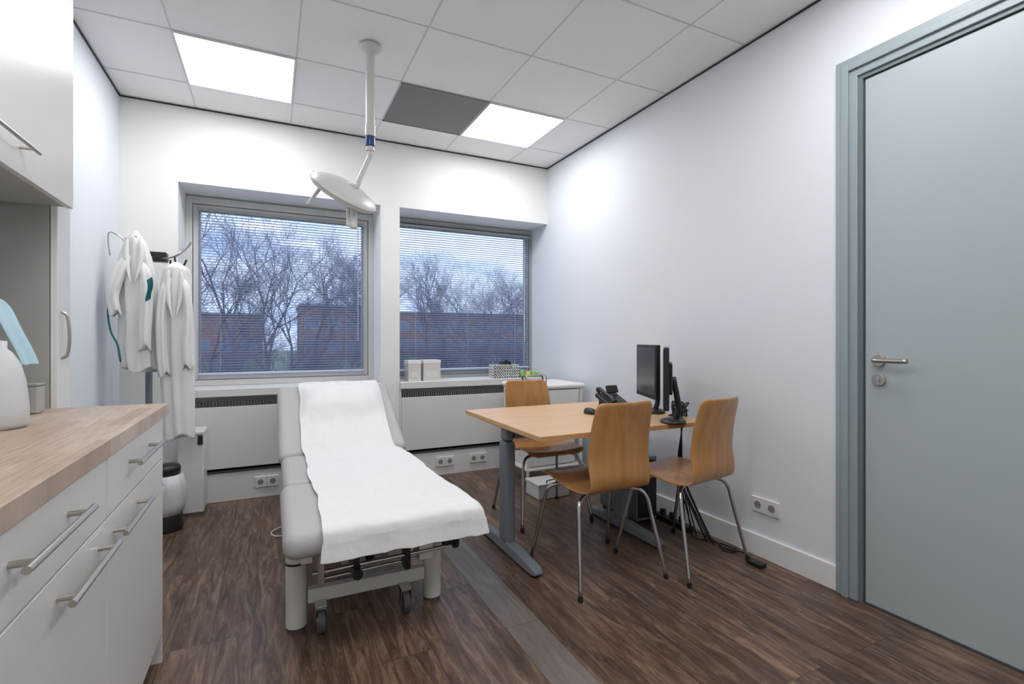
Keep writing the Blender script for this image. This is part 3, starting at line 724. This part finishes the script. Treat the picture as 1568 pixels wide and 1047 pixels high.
g=group('lab_coat',(cx,cy,1.1))
drape('body',g,[(cx,cy,1.625),(cx,cy,1.56),(cx-.004,cy,1.44),(cx,cy,1.25),(cx+.005,cy,1.0),(cx+.012,cy,.75),(cx+.018,cy,.55)],
  [(0,.014),(.05,.038),(.12,.064),(.25,.076),(.6,.080),(1,.070)],[(0,.01),(.1,.04),(.3,.055),(1,.058)],M['coatm'],2.3,k=8,amp=.21)
drape('sleeve_left',g,[(cx-.01,cy-.02,1.54),(cx-.048,cy-.045,1.46),(cx-.066,cy-.055,1.28),(cx-.064,cy-.055,1.08),(cx-.055,cy-.05,.94)],
  [(0,.015),(.25,.028),(1,.027)],[(0,.015),(.3,.025),(1,.026)],M['coatm'],.9,k=5,nz=40,amp=.18)
drape('sleeve_right',g,[(cx+.02,cy-.02,1.54),(cx+.05,cy-.045,1.47),(cx+.068,cy-.055,1.30),(cx+.062,cy-.055,1.12),(cx+.068,cy-.05,.98)],
  [(0,.015),(.25,.028),(1,.027)],[(0,.015),(.3,.024),(1,.026)],M['coatm'],4.1,k=5,nz=40,amp=.18)
lapel('lapel_left',g,cx,cy-.035,1.57,1.28,-1); lapel('lapel_right',g,cx,cy-.035,1.57,1.28,1)
# ---------------------------------------------------------------- bins
bx0_,by0_=-.575,3.62
g=group('waste_bin',(bx0_,by0_,0))
lathe('bin_body',[(0,0),(.088,0),(.092,.02),(.086,.05),(.084,.30),(.078,.30),(.074,.03),(0,.03)],(bx0_,by0_,0),M['black'],g)
rings('bag',[(bx0_,by0_,.10,.088,.088,.03),(bx0_,by0_,.16,.099,.096,.08),(bx0_,by0_,.25,.096,.094,.09),(bx0_,by0_,.335,.084,.084,.05),(bx0_,by0_,.335,.076,.076,.03),(bx0_,by0_,.29,.07,.07,.03)],M['bag'],g,seg=60,k=9)
lathe('lid_ring',[(.06,.335),(.075,.34),(.078,.375),(.07,.39),(.0,.40)],(bx0_,by0_,0),M['black'],g)
g=group('pedal_bin_white',(-.46,3.95,0))
box('body',(-.550,3.84,.012),(-.400,4.03,.52),M['socket'],g,bevel=.01)
box('lid',(-.552,3.835,.52),(-.398,4.035,.55),M['socket'],g,bevel=.01)
box('latch',(-.435,3.825,.46),(-.405,3.84,.52),M['black'],g,bevel=.004)
box('base_strip',(-.545,3.845,0),(-.405,4.025,.013),M['thr'],g)

# ---------------------------------------------------------------- outdoors
GZ=-1.2
box('ground_outside',(-60,5.2,GZ-.2),(80,120,GZ),M['grass'])
def gentree(seed,h,depth,spread,nch,r0):
    rnd=random.Random(seed); v=[];f=[]
    def seg(p,q,a,b):
        u,w=frame_axes(q-p); k=len(v)
        for c,rr in((p,a),(q,b)):
            for j in range(3):
                t=2.0944*j; v.append(c+u*math.cos(t)*rr+w*math.sin(t)*rr)
        for j in range(3): f.append((k+j,k+(j+1)%3,k+3+(j+1)%3,k+3+j))
    def rec(p,d,l,r,n):
        q=p+d*l*.5+Vector((rnd.uniform(-1,1),rnd.uniform(-1,1),rnd.uniform(-.4,.6)))*l*.06
        e=q+(d+Vector((rnd.uniform(-1,1),rnd.uniform(-1,1),rnd.uniform(-.2,.6)))*.18).normalized()*l*.5
        seg(p,q,r,r*.85); seg(q,e,r*.85,r*.65)
        if n==0: return
        for k in range(nch):
            dd=(d+Vector((rnd.uniform(-1,1),rnd.uniform(-1,1),rnd.uniform(-.35,.75)))*spread).normalized()
            st=q if k==0 else e
            rec(st,dd,l*rnd.uniform(.62,.85),r*rnd.uniform(.5,.65),n-1)
    rec(Vector((0,0,0)),Vector((0,0,1)),h*.24,r0,depth)
    me=bpy.data.meshes.new('tree'); me.from_pydata([tuple(x) for x in v],[],f); me.materials.append(M['bark']); return me
TM=[gentree(s,7.8,7,.85,3,.085) for s in(1,2,3)]
BM=[gentree(s,3.5,6,1.0,4,.027) for s in(5,6)]
rnd=random.Random(5)
for i in range(23):
    o=bpy.data.objects.new('bare_tree',TM[i%3]); COL.objects.link(o)
    o.location=(-7+i*1.0+rnd.uniform(-.4,.4),19+rnd.uniform(-2.0,7),GZ); o.rotation_euler=(0,0,rnd.uniform(0,6)); s=rnd.uniform(.85,1.2); o.scale=(s,s,s)
for i in range(30):
    o=bpy.data.objects.new('bare_bush',BM[i%2]); COL.objects.link(o)
    o.location=(-6+i*.62+rnd.uniform(-.3,.3),11+rnd.uniform(-1,1.5),GZ); o.rotation_euler=(0,0,rnd.uniform(0,6)); s=rnd.uniform(.7,1.02); o.scale=(s,s,s)
def bldg(x0,x1,y0,h):
    g=group('brick_building',((x0+x1)/2,y0+4,GZ))
    box('walls',(x0,y0,GZ),(x1,y0+8,GZ+h),M['brick'],g)
    box('roof_slab',(x0-.2,y0-.2,GZ+h),(x1+.2,y0+8.2,GZ+h+.25),M['bframe'],g)
    L=[]
    n=int((x1-x0)/2.4)
    for k in range(n):
        for fl in range(max(1,int(h/2.8))):
            L.append(((x0+.5+k*2.4,y0-.05,GZ+.9+fl*2.7),(x0+2.0+k*2.4,y0+.02,GZ+2.2+fl*2.7)))
    boxes('windows',L,M['glassb'],g)
    boxes('window_frames',[((a[0]-.08,a[1]+.01,a[2]-.08),(b[0]+.08,b[1],b[2]+.08)) for a,b in L],M['bframe'],g)
bldg(-18,-1,66,5.2); bldg(3,14,62,6.2); bldg(16,44,72,6.2)

w=bpy.data.worlds.new('sky'); S.world=w; w.use_nodes=True; nt=w.node_tree
bg=nt.nodes['Background']; tc=nt.nodes.new('ShaderNodeTexCoord'); mp=nt.nodes.new('ShaderNodeMapping'); mp.inputs['Scale'].default_value=(1.5,1.5,4.5)
n=nt.nodes.new('ShaderNodeTexNoise'); n.inputs['Scale'].default_value=2.6; n.inputs['Detail'].default_value=7; n.inputs['Distortion'].default_value=.3
cr=nt.nodes.new('ShaderNodeValToRGB'); e=cr.color_ramp.elements; e[0].position=.36; e[0].color=(.42,.54,.82,1); e[1].position=.54; e[1].color=(.74,.82,1,1)
nt.links.new(tc.outputs['Generated'],mp.inputs[0]); nt.links.new(mp.outputs[0],n.inputs['Vector']); nt.links.new(n.outputs['Fac'],cr.inputs[0]); nt.links.new(cr.outputs[0],bg.inputs[0])
bg.inputs[1].default_value=.95

cam=bpy.data.cameras.new('camera'); cam.sensor_width=36; cam.lens=17.5; cam.shift_y=-.0024; cam.clip_start=.02; cam.clip_end=300
co=bpy.data.objects.new('camera',cam); COL.objects.link(co)
co.location=(0,0,1.15); co.rotation_euler=(math.radians(90),0,math.radians(-25.8)); S.camera=co
